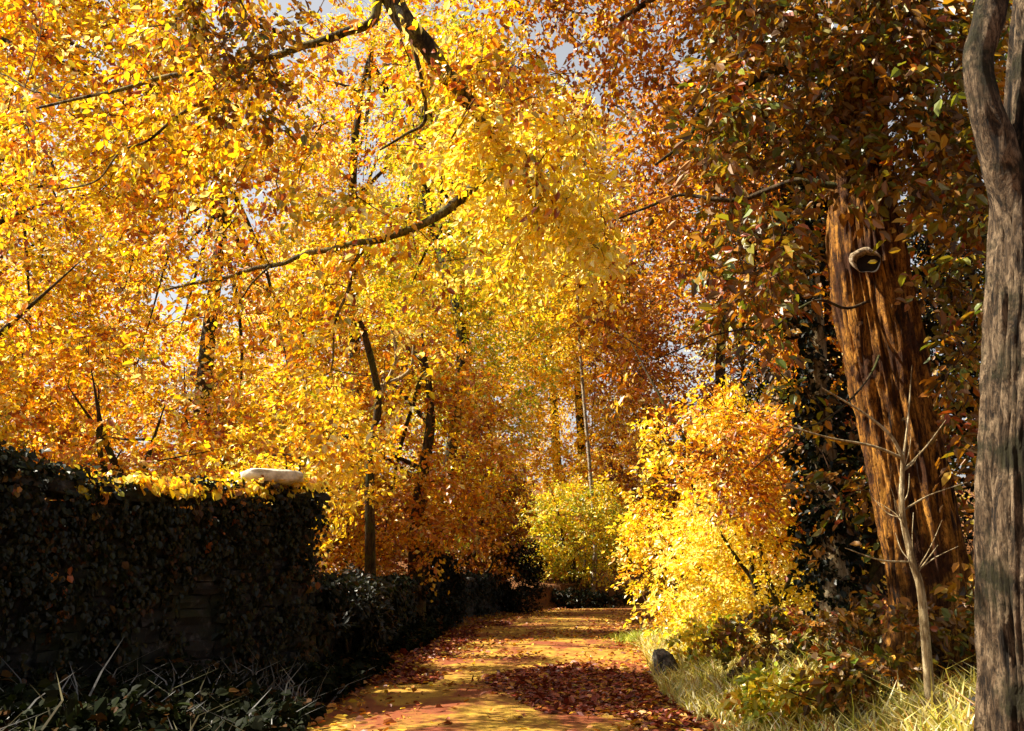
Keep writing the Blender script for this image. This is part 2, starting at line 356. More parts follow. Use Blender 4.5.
def tree(name, label, base, h, crown_c, crown_r, pal, seed, ns=600, L=36, sr=.9, ls=.13, tr=.25, bark='dark_bark', leafm='gold_leaf',
         nl=12, lean=(0, 0), group=None, thr=.42, cat='tree', first=.25, fine=False, stems=1, wid=.6, fq=.55, droop=.25):
    rng = np.random.default_rng(seed)
    base = np.array([base[0], base[1], float(gh(base[0], base[1]))-.1]); cc = np.array(crown_c, float); cr = np.array(crown_r, float)
    T = thing(name, base, label, cat, group)
    top = np.array([base[0]+lean[0], base[1]+lean[1], base[2]+h*(.93 if stems == 1 else .62)]); skel = []; parts = []
    for s in range(stems):
        off = rng.normal(0, .25, 3)*(stems > 1); off[2] = 0
        tp = top + (rng.normal(0, 1, 3)*cr*.45 if stems > 1 else 0)
        pts = [base+off, base*.62+tp*.38+rng.normal(0, .03*h, 3)*[1, 1, 0]+off*.5, base*.3+tp*.7+rng.normal(0, .03*h, 3)*[1, 1, 0], tp]
        n = 26; pl = curve(pts, n); skel.append(pl[6:])
        parts.append(trunk_geo(pts, [tr*1.15, tr*.9, tr*.6, tr*.12], 40, 14, .10, rng, flare=.35 if stems == 1 else 0.1))
    v, q = join(parts); mesh('trunk', v, q, M[bark], T, smooth=True)
    main = np.concatenate(skel); lp = []
    for i in range(nl):
        st = main[int(rng.integers(int(first*len(main)), len(main)-2))]
        d = unit(rng.normal(0, 1, 3)*[1, 1, .7]); e = cc + d*cr*.8
        if not sunlit_gaps(np.array([e, (e+st)/2])).all(): continue
        mid = st*.5+e*.5+np.array([0, 0, .06*np.linalg.norm(e-st)])+rng.normal(0, .05, 3)*np.linalg.norm(e-st)
        pl = curve([st, mid, e], 12); skel.append(pl[2:]); lp.append(tube(pl, np.linspace(tr*.38, tr*.05, 12), 6))
    if lp: v, q = join(lp); mesh('boughs', v, q, M[bark], T, smooth=True)
    sk_ = np.concatenate(skel); cen = sample_crown(ns, cc, cr, rng, thr, fq); cen = cen[sunlit_gaps(cen)]; ns = len(cen)
    at = attach(cen, sk_); v, q = twigs(at, cen, np.full(ns, max(.008, tr*.05)), rng); mesh('twig_sprays', v, q, M['twig'], T)
    d = cen-at; d[:, 2] *= .4; d += rng.normal(0, .3, d.shape); rad = sr*np.exp(rng.normal(0, .25, ns))
    pos, ax, nr = spray_leaves(cen, d, rad, L, rng, droop)
    leaves('crown', pos, ax, nr, ls*np.exp(np.clip(rng.normal(0, .30, len(pos)), -.7, .42)), pigment(pal, ns, L, rng), M[leafm], T, wid, fine)
    return T

# ------------------------------------------------------------------ walls
def stone_set(boxes, rng):
    gl = np.array([(a, b, c) for a in (-1, 0, 1) for b in (-1, 0, 1) for c in (-1, 0, 1) if (a, b, c) != (0, 0, 0)], float)
    ix = {tuple(v): i for i, v in enumerate(gl.astype(int))}
    qs = []
    for ax in range(3):
        o = [k for k in range(3) if k != ax]
        for s in (-1, 1):
            for a in (-1, 0):
                for b in (-1, 0):
                    f = []
                    for da, db in ((0, 0), (1, 0), (1, 1), (0, 1)):
                        v = [0, 0, 0]; v[ax] = s; v[o[0]] = a+da; v[o[1]] = b+db; f.append(ix[tuple(v)])
                    if (s > 0) != (ax != 1): f = f[::-1]
                    qs.append(f)
    qs = np.array(qs); nn = np.abs(gl).sum(1); k = np.where(nn == 3, .86, np.where(nn == 2, .95, 1.03))
    V, Q = [], []
    for c, e1, e2, e3 in boxes:
        q = gl*k[:, None] + rng.normal(0, .055, gl.shape)
        V.append(c + q[:, :1]*e1+q[:, 1:2]*e2+q[:, 2:]*e3); Q.append(qs)
    return join(list(zip(V, Q)))
def wall(name, line, hts, thick, label, rng, course=(.13, .24), length=(.25, .62), cope=True):
    """Dry-stone wall whose lane face follows line [(x,y)], stones behind the face."""
    line = np.array(line, float); sl = np.r_[0, np.cumsum(np.linalg.norm(np.diff(line, axis=0), axis=1))]
    at = lambda s: np.array([np.interp(s, sl, line[:, 0]), np.interp(s, sl, line[:, 1])])
    def frame(s):
        d = unit(at(min(s+.2, sl[-1]))-at(max(s-.2, 0))); return np.array([d[0], d[1], 0]), np.array([-d[1], d[0], 0])
    hz = lambda s: np.interp(s, np.linspace(0, sl[-1], len(hts)), hts)
    T = thing(name, (*line[-1], 0), label, 'wall'); bx = []; z = -.15; k = 0
    while z < max(hts):
        ch = rng.uniform(*course); s = -rng.random()*.3
        while s < sl[-1]:
            ln = min(rng.uniform(*length), sl[-1]-s+.02); m_ = s+ln/2
            if ln > .06 and z+ch*.6 < hz(m_)+rng.normal(0, .04):
                d, nb = frame(max(m_, 0)); c2 = at(max(m_, 0))
                th_ = thick/2*rng.uniform(.9, 1.1); ctr = np.array([c2[0], c2[1], z+ch/2])+nb*(thick/2+rng.normal(0, .02))
                hgt = ch/2*.985
                bx.append((ctr, d*ln/2*.985, nb*th_, np.array([0, 0, hgt])))
            s += ln
        z += ch
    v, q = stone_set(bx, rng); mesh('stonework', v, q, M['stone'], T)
    # rubble core
    n = 30; ss = np.linspace(.12, sl[-1]-.12, n); V = []
    for s in ss:
        d, nb = frame(s); c2 = at(s)
        for o_, zz in ((.08, -.2), (.08, hz(s)-.18), (thick-.08, hz(s)-.18), (thick-.08, -.2)): V.append([c2[0]+nb[0]*o_, c2[1]+nb[1]*o_, zz])
    i = np.arange(n-1)[:, None]*4; j = np.arange(4)[None]
    q = np.stack([i+j, i+(j+1) % 4, i+4+(j+1) % 4, i+4+j], -1).reshape(-1, 4); q = np.concatenate([q, [[0, 3, 2, 1], [4*n-4, 4*n-3, 4*n-2, 4*n-1]]])
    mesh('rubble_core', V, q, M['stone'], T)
    if cope:
        bx = []; s = 0
        while s < sl[-1]:
            ln = rng.uniform(.3, .75); m_ = min(s+ln/2, sl[-1]); d, nb = frame(m_); c2 = at(m_)
            hh = rng.uniform(.05, .09); ctr = np.array([c2[0], c2[1], hz(m_)+hh*.6+rng.normal(0, .02)])+nb*thick/2
            bx.append((ctr, d*ln/2*.96+np.array([0, 0, rng.normal(0, .02)]), nb*(thick/2+.05)*rng.uniform(.85, 1.1), np.array([0, 0, hh]))); s += ln
        v, q = stone_set(bx, rng); mesh('coping', v, q, M['stone'], T)
    return T, at, frame, hz, sl[-1]
rng = np.random.default_rng(11)
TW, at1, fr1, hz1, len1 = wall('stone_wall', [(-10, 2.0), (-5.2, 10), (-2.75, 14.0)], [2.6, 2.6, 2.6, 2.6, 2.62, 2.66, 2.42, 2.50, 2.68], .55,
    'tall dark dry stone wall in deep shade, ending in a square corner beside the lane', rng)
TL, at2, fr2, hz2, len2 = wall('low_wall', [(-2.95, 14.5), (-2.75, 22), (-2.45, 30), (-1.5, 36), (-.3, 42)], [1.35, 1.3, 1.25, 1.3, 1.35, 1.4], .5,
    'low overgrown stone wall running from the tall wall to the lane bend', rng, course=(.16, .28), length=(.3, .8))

def on_wall(name, label, at, fr, hz, s0, s1, n, L, ls, pal, seed, leafm='green_leaf', top=.5, zmin=.1, hang=.25, cat='ivy', bare=.42):
    """Creeper leaves hung over the face and top of a wall."""
    rng = np.random.default_rng(seed); cen, dr, fn = [], [], []
    while len(cen) < n:
        s = rng.uniform(s0, s1); d, nb = fr(s); c2 = at(s); h = hz(s)
        if rng.random() < top:
            p = np.array([c2[0], c2[1], h+.12+rng.random()*.14]) + nb*rng.uniform(-.1, .6); dd = -nb*rng.uniform(-.4, 1)+d*rng.normal(0, .8)
        else:
            f = rng.random()**1.6; z = h-f*(h-zmin)
            p = np.array([c2[0], c2[1], z]) - nb*(.05+rng.random()*.07); dd = np.array([0, 0, -1.])+d*rng.normal(0, .6)-nb*.15
        if vnoise(np.array([p*1.3]), 31)[0] < bare: continue
        cen.append(p); dr.append(dd); fn.append(-nb)
    cen, dr, fn = np.array(cen), np.array(dr), np.array(fn)
    pos, ax, nr = spray_leaves(cen, dr, np.full(n, hang), L, rng, .1, .3, .12)
    face = np.repeat(fn, L, 0); low = (pos[:, 2:3] < 9); nr = face + np.array([0, 0, .5]) + rng.normal(0, .45, pos.shape)
    ax[:, 2] -= .5
    o = leaves(name, pos, ax, nr, ls*np.exp(rng.normal(0, .25, len(pos))), pigment(pal, n, L, rng), M[leafm], None, .8)
    return tag(o, label, cat)
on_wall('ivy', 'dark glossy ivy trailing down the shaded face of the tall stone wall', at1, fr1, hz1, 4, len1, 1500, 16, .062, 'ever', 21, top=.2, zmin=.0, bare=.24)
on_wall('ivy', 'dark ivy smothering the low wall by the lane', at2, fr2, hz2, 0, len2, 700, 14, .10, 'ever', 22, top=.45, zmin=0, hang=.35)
on_wall('bramble_vine', 'russet bramble leaves hanging from the top of the tall wall', at1, fr1, hz1, 8.8, len1, 22, 7, .085, 'rust', 23, 'dark_leaf', top=.35, zmin=1.2, cat='bramble')
on_wall('fern_foliage', 'dark olive leafy growth on top of the tall wall at the left edge', at1, fr1, hz1, 8.6, 10.4, 80, 16, .075, 'ever', 25, 'green_leaf', top=1, zmin=1.9, cat='plant', hang=.45, bare=.1)
on_wall('creeper', 'sunlit yellow leaves carpeting the top of the tall wall', at1, fr1, hz1, 10.3, len1, 150, 14, .085, 'yellow', 24, 'gold_leaf', top=1, cat='creeper', hang=.3)
# loose cap stone
def boulder(name, c, e, yaw, seed, mat, label, cat, lump=.22):
    rng = np.random.default_rng(seed); n, m_ = 22, 32
    th = np.linspace(.0, np.pi, n)[:, None]; ph = np.linspace(0, 2*np.pi, m_, endpoint=False)[None]
    d = np.stack([np.sin(th)*np.cos(ph), np.sin(th)*np.sin(ph), np.cos(th)+0*ph], -1)
    p = np.sign(d)*np.abs(d)**.62; p *= (1+lump*(fbm(d*1.6+seed, seed, 3)-.5)*2)[..., None]; p *= np.array(e)
    ca, sa = math.cos(yaw), math.sin(yaw); p = np.stack([p[..., 0]*ca-p[..., 1]*sa, p[..., 0]*sa+p[..., 1]*ca, p[..., 2]], -1)+np.array(c)
    i = np.arange(n-1)[:, None]*m_; j = np.arange(m_)[None]; q = np.stack([i+j, i+m_+j, i+m_+(j+1) % m_, i+(j+1) % m_], -1).reshape(-1, 4)
    return tag(mesh(name, p.reshape(-1, 3), q, M[mat], smooth=True), label, cat)
cpt = P(272, 477, 13.3)
boulder('cap_stone', cpt, (.40, .27, .10), .5, 4, 'pale_stone', 'pale flat cap stone lying in sun on the end of the tall wall', 'stone')

# ------------------------------------------------------------------ near tree at the right edge: grey bark, limb arching over the lane
def branch(pl_pts, r0, r1, n=24, sides=8, amp=.10, seed=1):
    rng = np.random.default_rng(seed); pp = np.array(pl_pts, float); md = (pp[1:]+pp[:-1])/2; ln = np.linalg.norm(pp[1:]-pp[:-1], axis=1)[:, None]
    md = md+rng.normal(0, .055, md.shape)*np.minimum(ln, 1.2); pl_pts = np.empty((len(pp)+len(md), 3)); pl_pts[0::2] = pp; pl_pts[1::2] = md
    return trunk_geo(pl_pts, [r0, (r0+r1)/2, r1], n, sides, amp, rng, fz=2, fr=4)
def hung_crown(T, cen, skel, sr, L, ls, pal, leafm, seed, tw=.012, fine=True, wid=.55, droop=.3, own=.5, out=None, jit=.45, name='crown'):
    cen = cen[sunlit_gaps(cen)]; rng = np.random.default_rng(seed); n = len(cen); at = attach(cen, skel)
    v, q = twigs(at, cen, np.full(n, tw), rng, 6); mesh('twig_sprays', v, q, M['twig'], T)
    d = cen-at + rng.normal(0, .2, (n, 3)); d[:, 2] = d[:, 2]*.4-.15
    if out is not None: d = unit(d)+np.array(out)
    pos, ax, nr = spray_leaves(cen, d, sr*np.exp(rng.normal(0, .25, n)), L, rng, droop, .45, .09, jit)
    return leaves(name, pos, ax, nr, ls*np.exp(np.clip(rng.normal(0, .30, len(pos)), -.7, .42)), pigment(pal, n, L, rng, own), M[leafm], T, wid, fine)
def sun_gap(p, pts, rad):
    """True for sprays that do not stand between the sun and the given stretch of trunk."""
    ok = np.ones(len(p), bool)
    for q_ in curve(pts, 14):
        w = p-q_; t_ = w@SUNV; ok &= ~((t_ > 0) & (np.linalg.norm(w-t_[:, None]*SUNV, axis=1) < rad))
    return ok
def px_cloud(n, x0, x1, y0, y1, Y0, Y1, rng, thr=.0, fq=.9, s=41):
    out = []
    while len(out) < n:
        p = P(rng.uniform(x0, x1), rng.uniform(y0, y1), rng.uniform(Y0, Y1))
        if vnoise(np.array([p*fq]), s)[0] >= thr: out.append(p)
    return np.array(out)

rng = np.random.default_rng(5)
gb = P(1026, 700, 7.4); gb[2] = float(gh(gb[0], gb[1]))-.1
T = thing('beech_tree', gb, 'grey barked tree with a forked trunk, cut by the right edge of the photo', 'tree')
tp = [gb, P(1017, 520, 7.5), P(1021, 330, 7.6), P(1026, 200, 7.7), P(1030, 110, 7.7), P(1040, -40, 7.8), P(1080, -420, 8.2)]
v1 = trunk_geo(tp, [.27, .25, .25, .25, .20, .17, .14], 260, 120, .22, rng, fz=.6, fr=15, flare=.12)
v2 = trunk_geo([P(1024, 420, 7.62), P(1016, 240, 7.66), P(998, 150, 7.55), P(984, 105, 7.5), P(978, 60, 7.5), P(990, 10, 7.5), P(998, -80, 7.6), P(960, -330, 8.3), P(800, -420, 9), P(600, -330, 9.6)],
               [.10, .16, .155, .125, .115, .12, .125, .12, .11, .10], 110, 30, .14, rng, fz=1.2, fr=6)
v, q = join([v1, v2]); mesh('trunk', v, q, M['grey_bark'], T, smooth=True)
limbs = [
 ([P(600, -330, 9.6), P(470, -160, 9.8), P(385, -30, 10.0), P(408, 25, 10.0), P(442, 70, 10.1), P(470, 104, 10.2), P(481, 123, 10.25), P(492, 142, 10.7)], .15, .05),
 ([P(385, -20, 10.0), P(372, 22, 10.0), P(320, 42, 10.1), P(280, 55, 10.2), P(236, 68, 10.3), P(160, 78, 10.6), P(90, 96, 10.8), P(20, 112, 11.2)], .06, .014),
 ([P(236, 68, 10.3), P(175, 118, 10.5), P(120, 152, 10.7), P(60, 190, 11)], .022, .008),
 ([P(300, 47, 10.1), P(250, 20, 10), P(215, -40, 9.9)], .03, .02),
 ([P(488, 138, 10.6), P(496, 160, 11.3), P(480, 180, 11.5), P(464, 197, 11.0), P(446, 211, 10.7), P(412, 229, 10.8), P(376, 241, 11.0), P(330, 250, 11.2), P(282, 264, 11.4), P(225, 278, 11.7), P(165, 290, 12.1)], .075, .016),
 ([P(372, 243, 11.0), P(352, 268, 11.1), P(344, 300, 11.2), P(334, 335, 11.25), P(331, 372, 11.3)], .026, .008),
 ([P(270, 266, 11.4), P(240, 300, 11.6), P(205, 318, 11.9)], .014, .006),
 ([P(408, 25, 10.0), P(425, 120, 10.3), P(380, 150, 10.4)], .03, .012),
 ([P(60, 98, 11), P(30, 90, 11.2), P(-40, 70, 11.5)], .014, .006),
]
sk_, parts = [], []
for i, (pp, r0, r1) in enumerate(limbs):
    parts.append(branch(pp, r0, r1, 40, 10, .14, 30+i)); sk_.append(curve(pp, 50)[0 if i else 18:])
for i, (v, q) in enumerate(parts):
    if i == 0: main_limb = mesh('limb', v, q, M['limb_bark'], T, smooth=True)
    else: mesh('side_branch', v, q, M['limb_bark'], main_limb, smooth=True)
skel = np.concatenate(sk_)
# sprays hang from the limb and its side shoots
a = skel[rng.integers(0, len(skel), 260)] + rng.normal(0, 1, (260, 3))*[.55, .5, .42] - [.15, 0, .1]
b = px_cloud(230, -60, 560, -90, 205, 9.6, 13.0, rng, .44)
b = b[~((b[:, 0] < -4.2) & (rng.random(len(b)) < .65))]
d_ = px_cloud(60, 440, 600, 20, 190, 10.0, 11.4, rng)
d2_ = np.concatenate([px_cloud(200, 200, 640, -110, 130, 10.5, 15, rng, .36), px_cloud(110, 430, 640, -90, 130, 9.8, 12.5, rng)]); allp = np.concatenate([a, b, d_, d2_]); allp = allp[sun_gap(allp, [P(922, 560, 10.6), P(886, 350, 10.4), P(862, 265, 10.3)], .75)]
hung_crown(T, allp, skel, .55, 34, .088, 'gold', 'gold_leaf', 51, .009, out=(-.5, 0, -.2))
c = np.concatenate([px_cloud(120, 430, 600, 120, 290, 11.5, 14.5, rng), px_cloud(120, 455, 610, 105, 265, 9.8, 11.0, rng)])
c = c[~((c[:, 1] < 11) & (c[:, 0]/c[:, 1] < -.045) & (c[:, 2] < P(470, 196, 10)[2]))]    # pale spray clump over the lane, pigment lightened for the sunlit glow
hung_crown(T, c, skel, .55, 36, .09, 'pale', 'gold_leaf', 53, .008, out=(-.4, 0, -.1))
c = px_cloud(46, 190, 290, -60, 120, 9.4, 10.4, rng)      # dull green clump beside the limb
hung_crown(T, c, skel, .4, 26, .09, 'umber', 'dark_leaf', 52, .008)

# ------------------------------------------------------------------ orange-barked tree leaning over the verge
ob = P(934, 690, 10.8); ob[2] = float(gh(ob[0], ob[1]))-.1
T = thing('oak_tree', ob, 'thick leaning trunk with orange brown bark and a pale knot hole', 'tree')
tp = [ob, P(928, 590, 10.8), P(908, 470, 10.7), P(886, 350, 10.6), P(868, 250, 10.5), P(860, 160, 10.5), P(864, 60, 10.5), P(880, -160, 10.6), P(905, -500, 10.8)]
rad = [.45, .375, .37, .37, .36, .29, .25, .22, .18]
v, q = trunk_geo(tp, rad, 330, 150, .26, rng, fz=.5, fr=16, flare=.35); mesh('trunk', v, q, M['orange_bark'], T, smooth=True)
# knot hole: a swollen pale lip round a dark hollow, on the side towards the lane
kc = P(867, 262, 10.12); kn = unit(np.array([-.42, -.90, .08])); ka = unit(np.cross(kn, [0, 0, 1.])); kb = np.cross(ka, kn)
th = np.linspace(0, 2*np.pi, 36, endpoint=False); rl = .125*(1+.14*np.sin(2*th+1)+.06*np.sin(5*th))
ring = []
for f in np.linspace(0, 2*np.pi, 12, endpoint=False):
    tk = .006+.045*np.clip(np.sin(th+.45)+.35, 0, 1.2)
    rr = rl*(1+(.01+.27*np.clip(np.sin(th+.45)+.35, 0, 1.2)*(.7+.6*fbm(np.stack([np.cos(th)*3, np.sin(th)*3, th*0+f*.4], -1), 7, 2)))*np.cos(f)); ring.append(kc+ka*(np.cos(th)*rr)[:, None]+kb*(np.sin(th)*rr*1.12)[:, None]*1.0+kn*(tk*np.sin(f))[:, None])
rv = np.stack(ring); i = np.arange(12)[:, None]; j = np.arange(36)[None]
q = np.stack([i*36+j, i*36+(j+1) % 36, ((i+1) % 12)*36+(j+1) % 36, ((i+1) % 12)*36+j], -1).reshape(-1, 4)
kh = mesh('knot_hole', rv.reshape(-1, 3), q, M['scar'], T, smooth=True)
dk, tt = newmat('near black hollow lining'); finish(tt, ramp(tt, noise(tt, 9), [(.3, (.006, .004, .003)), (.7, (.02, .012, .007))])); M['hollow_lining'] = dk  # one near-black brown for the inside of the hollow
cupv = [kc-kn*.02+ka*(np.cos(th)*rl*f_)[:, None]+kb*(np.sin(th)*rl*1.12*f_)[:, None]-kn*d_ for f_, d_ in ((1, -.03), (.8, .0), (.45, .012), (.05, .016))]
i = np.arange(3)[:, None]; q = np.stack([i*36+j, i*36+(j+1) % 36, (i+1)*36+(j+1) % 36, (i+1)*36+j], -1).reshape(-1, 4)
mesh('hollow', np.concatenate(cupv), q, M['hollow_lining'], kh)
limbs = [
 ([P(866, 60, 10.5), P(840, -20, 10.6), P(780, -60, 10.8), P(700, -40, 11), P(620, 20, 11.3)], .13, .03),
 ([P(864, 90, 10.45), P(810, 70, 10.3), P(755, 80, 10.2), P(700, 110, 10.2), P(655, 165, 10.3)], .07, .015),
 ([P(858, 190, 10.4), P(800, 180, 10.6), P(740, 200, 10.9), P(680, 195, 11.3), P(615, 220, 11.6)], .045, .012),
 ([P(872, 300, 10.3), P(820, 300, 10.0), P(770, 330, 9.8), P(715, 335, 9.8), P(655, 360, 10)], .018, .006),
 ([P(862, 60, 10.5), P(910, 10, 10.2), P(960, -20, 9.8)], .08, .03),
 ([P(868, 130, 10.6), P(915, 110, 11), P(970, 120, 11.5)], .06, .02),
 ([P(884, 340, 10.6), P(850, 400, 9.6), P(800, 430, 9.2), P(752, 470, 9.2)], .013, .005),
 ([P(905, 420, 10.8), P(940, 380, 11.6), P(985, 330, 12.4)], .04, .012),
]
sk_ = []
for i, (pp, r0, r1) in enumerate(limbs):
    v, q = branch(pp, r0, r1, 34, 9, .12, 60+i); mesh('limb', v, q, M['dark_bark'], T, smooth=True); sk_.append(curve(pp, 40))
sk_.append(curve(tp, 60)[22:]); skel = np.concatenate(sk_)
def clear_of(p, x0, x1, y0, y1, Ymax):
    """keeps leaf sprays off the bare stretch of trunk"""
    u = p[:, 0]/p[:, 1]; return ~((u > x0) & (u < x1) & (p[:, 2] > y0) & (p[:, 2] < y1) & (p[:, 1] < Ymax))
a = px_cloud(520, 705, 1010, -60, 520, 8.9, 12.8, rng, .40); a = a[~((a[:, 0]/a[:, 1] < .30) & (a[:, 2] < 3.7))]
a = a[clear_of(a, .30, .44, 1.5, 5.4, 10.9)]
b = px_cloud(150, 700, 960, -60, 175, 9.0, 10.4, rng, .30)
ab = np.concatenate([a, b]); ab = ab[sun_gap(ab, [P(922, 560, 10.6), P(886, 350, 10.4), P(862, 265, 10.3)], .8)]
ab = np.concatenate([ab, px_cloud(70, 790, 950, -30, 195, 9.0, 10.0, rng)])
hung_crown(T, ab, skel, .5, 24, .115, 'umber', 'dark_leaf', 71, .009, wid=.5)  # dark leaf colours put the shade of this crown into its pigment
a2 = px_cloud(330, 710, 1010, -40, 600, 8.6, 12.5, rng, .36); a2 = a2[~((a2[:, 0]/a2[:, 1] < .30) & (a2[:, 2] < 3.7))]; a2 = a2[clear_of(a2, .30, .44, 1.0, 5.4, 12) & sun_gap(a2, [P(922, 560, 10.6), P(886, 350, 10.4), P(862, 265, 10.3)], .8)]
hung_crown(T, a2, skel, .45, 11, .125, 'olive', 'dark_leaf', 73, .008, wid=.5)
c = np.concatenate([px_cloud(170, 585, 770, -60, 380, 9.8, 12.5, rng, .48), px_cloud(270, 450, 740, -110, 130, 10.5, 15, rng, .33)])
c = c[sun_gap(c, [P(922, 560, 10.6), P(886, 350, 10.4), P(862, 265, 10.3)], .8)]
hung_crown(T, c, skel, .55, 34, .082, 'copper', 'gold_leaf', 72, .009)

# ------------------------------------------------------------------ standing trees: left of the lane behind the walls, beyond the bend, and on the right
G1 = 'golden trees behind the walls'
tree('hazel_bush', 'low golden bush spilling over the tall wall from behind, farthest left', (-9.6, 13.5), 4.4, (-9.2, 13.6, 4.3), (2.6, 1.8, 1.9), 'gold', 101, 300, 34, .6, .10, .07, nl=10, stems=5, group=G1, cat='bush')
tree('hazel_bush', 'golden orange bush directly behind the middle of the tall wall', (-5.9, 15.6), 4.2, (-5.9, 15.6, 4.0), (2.2, 1.7, 1.9), 'amber', 102, 330, 34, .6, .10, .07, nl=10, stems=5, group=G1, cat='bush')
tree('hazel_bush', 'yellow leaved bush rising beyond the square end of the tall wall', (-4.3, 19.0), 4.0, (-4.0, 19, 3.5), (1.7, 2.2, 2.0), 'yellow', 103, 330, 34, .6, .10, .07, nl=10, stems=5, group=G1, cat='bush')
tree('beech_tree', 'tall golden beech standing at the left edge of the photo', (-15, 25), 17, (-15, 25, 10.5), (5.0, 4.5, 7.6), 'gold', 104, 900, 40, .95, .145, .24, group=G1, thr=.46)
tree('beech_tree', 'broad golden beech rising above the middle of the tall wall', (-9.5, 30), 18, (-9.3, 30, 10.5), (4.6, 4.5, 8.2), 'gold', 105, 900, 42, .95, .145, .26, group=G1, thr=.45)
tree('beech_tree', 'golden orange beech whose dark trunk shows above the low wall', (-2.6, 27.5), 9, (-3.4, 28, 5.0), (3.6, 3.2, 4.0), 'amber', 106, 760, 40, .85, .13, .22, nl=6, group=G1, thr=.40)
tree('ash_tree', 'tree with lime green and yellow leaves left of the lane bend', (-3.2, 37), 25, (-2.4, 37, 13.5), (4.2, 4, 11.5), 'lime', 107, 1250, 40, .95, .15, .22, group=G1, thr=.45)
tree('beech_tree', 'pale yellow sunlit tree high over the lane bend', (-1.5, 58), 27, (-1.0, 58, 18.5), (6.0, 4.5, 9.5), 'yellow', 108, 1000, 42, 1.15, .18, .26, group='trees beyond the lane bend', thr=.44)
tree('beech_tree', 'copper and gold tree standing right of the lane bend', (10.6, 44), 26, (8.6, 43, 14), (5.6, 4.5, 12.5), 'copper', 109, 1300, 42, 1.1, .17, .26, group='trees beyond the lane bend', thr=.44)
tree('beech_tree', 'golden tree glimpsed far behind the others, left of the pale yellow one', (-13, 57), 22, (-12, 57, 13.5), (6.5, 5, 9.5), 'gold', 110, 900, 42, 1.3, .20, .28, group='trees beyond the lane bend', thr=.42)
tree('beech_tree', 'distant golden tree high on the slope at far left', (-24, 42), 20, (-22, 42, 13), (7.5, 5, 9.5), 'gold', 111, 800, 40, 1.25, .19, .28, group=G1, thr=.45)
tree('copper_beech', 'rust brown young beech leaning over the right of the lane', (5.6, 17.5), 10.5, (3.8, 17, 6.6), (2.9, 2.4, 3.9), 'copper', 112, 620, 38, .75, .105, .16, thr=.46, lean=(-1.2, 0))
tree('hazel_bush', 'bright yellow bush bulging over the right verge of the lane', (5.1, 21.5), 5.4, (4.5, 21.5, 2.9), (2.3, 2.2, 2.9), 'yellow', 113, 640, 36, .6, .10, .07, nl=12, stems=6, cat='bush', first=.1, thr=.38)
tree('hazel_bush', 'small yellow bush at the foot of the verge below the brighter one', (4.7, 17.6), 3.4, (4.4, 17.7, 1.75), (1.9, 1.6, 1.9), 'pale', 114, 520, 34, .45, .085, .05, nl=10, stems=6, cat='bush', first=.1, thr=.38)
tree('hazel_bush', 'round lime yellow bush on the far bank at the lane bend', (3.0, 50.5), 5.6, (3.0, 50.3, 3.7), (3.1, 2.0, 2.9), 'lime', 115, 460, 36, .7, .14, .08, nl=12, stems=6, cat='bush', first=.1, thr=.38)
tree('hazel_bush', 'tall golden bush where the lane vanishes to the right', (8.3, 45), 6, (8.0, 44.5, 3.6), (2.8, 2.2, 3.3), 'yellow', 116, 420, 36, .75, .14, .08, nl=12, stems=6, cat='bush', first=.1, thr=.38)
tree('beech_tree', 'golden beech nearest behind the tall wall, its crown shading the lane', (-10.2, 15.6), 14, (-7.1, 15.6, 10.3), (2.7, 2.6, 3.2), 'gold', 130, 760, 40, .75, .11, .2, group=G1, thr=.34)
G3 = 'golden bushes under the trees'
for i, (x, y, h, rx, pal, lab) in enumerate([
    (-6.2, 22.5, 5.6, 2.2, 'gold', 'orange gold bush behind the start of the low wall'),
    (-12.5, 20, 6.0, 2.8, 'gold', 'broad golden bush behind the wall near the left edge'),
    (-5.2, 33, 6.5, 2.6, 'copper', 'copper brown bush beyond the dark trunk by the low wall'),
    (-1.6, 41, 6.0, 2.4, 'copper', 'russet bush behind the holly near the lane bend'),
    (-9.5, 38, 7.5, 3.4, 'yellow', 'yellow bush deep among the trunks behind the low wall'),
    (-2.5, 53, 6.5, 3.4, 'lime', 'lime gold bush far beyond the holly at the bend'),
    (6.2, 55, 8, 3.6, 'gold', 'golden bush far beyond the round lime bush'),
    (12, 34, 7.5, 3.0, 'copper', 'copper bush behind the yellow bush of the right verge'),
    (-17, 33, 8, 3.6, 'gold', 'golden bush on the slope at the far left')]):
    z0 = float(gh(x, y)); tree('hazel_bush', lab, (x, y), h, (x, y, z0+h*.5), (rx, rx*.85, h*.52), pal, 140+i, int(150*rx), 36, .62, .105+.0012*y, .07, nl=12, stems=6, cat='bush', first=.1, thr=.34, group=G3)
tree('beech_tree', 'pale golden tree straight beyond the white birch stem', (4.8, 63), 25, (4.2, 62, 13), (5.5, 4, 11.5), 'yellow', 131, 1000, 42, 1.3, .2, .26, group='trees beyond the lane bend', thr=.36)
tree('shadow_shrub', 'low dark shrub added as the shadow along the foot of the bank at the lane bend', (3.1, 48.3), .8, (3.1, 48.3, .45), (2.6, .5, .5), 'ever', 132, 240, 30, .3, .10, .03, leafm='green_leaf', nl=8, stems=5, cat='shrub', first=.1, thr=.3)  # dark leaves stand in for the shadow below the bank
tree('beech_tree', 'tall golden beech whose top closes the sky above the drooping limb', (-6.5, 45), 31, (-5.5, 45, 21), (6.5, 4.5, 10), 'gold', 133, 1100, 42, 1.2, .18, .28, group='trees beyond the lane bend', thr=.40)
tree('beech_tree', 'tallest pale gold tree, farthest off above the lane', (3.5, 72), 40, (2.5, 72, 27), (8, 5, 13), 'yellow', 134, 1200, 42, 1.7, .25, .3, group='trees beyond the lane bend', thr=.36)
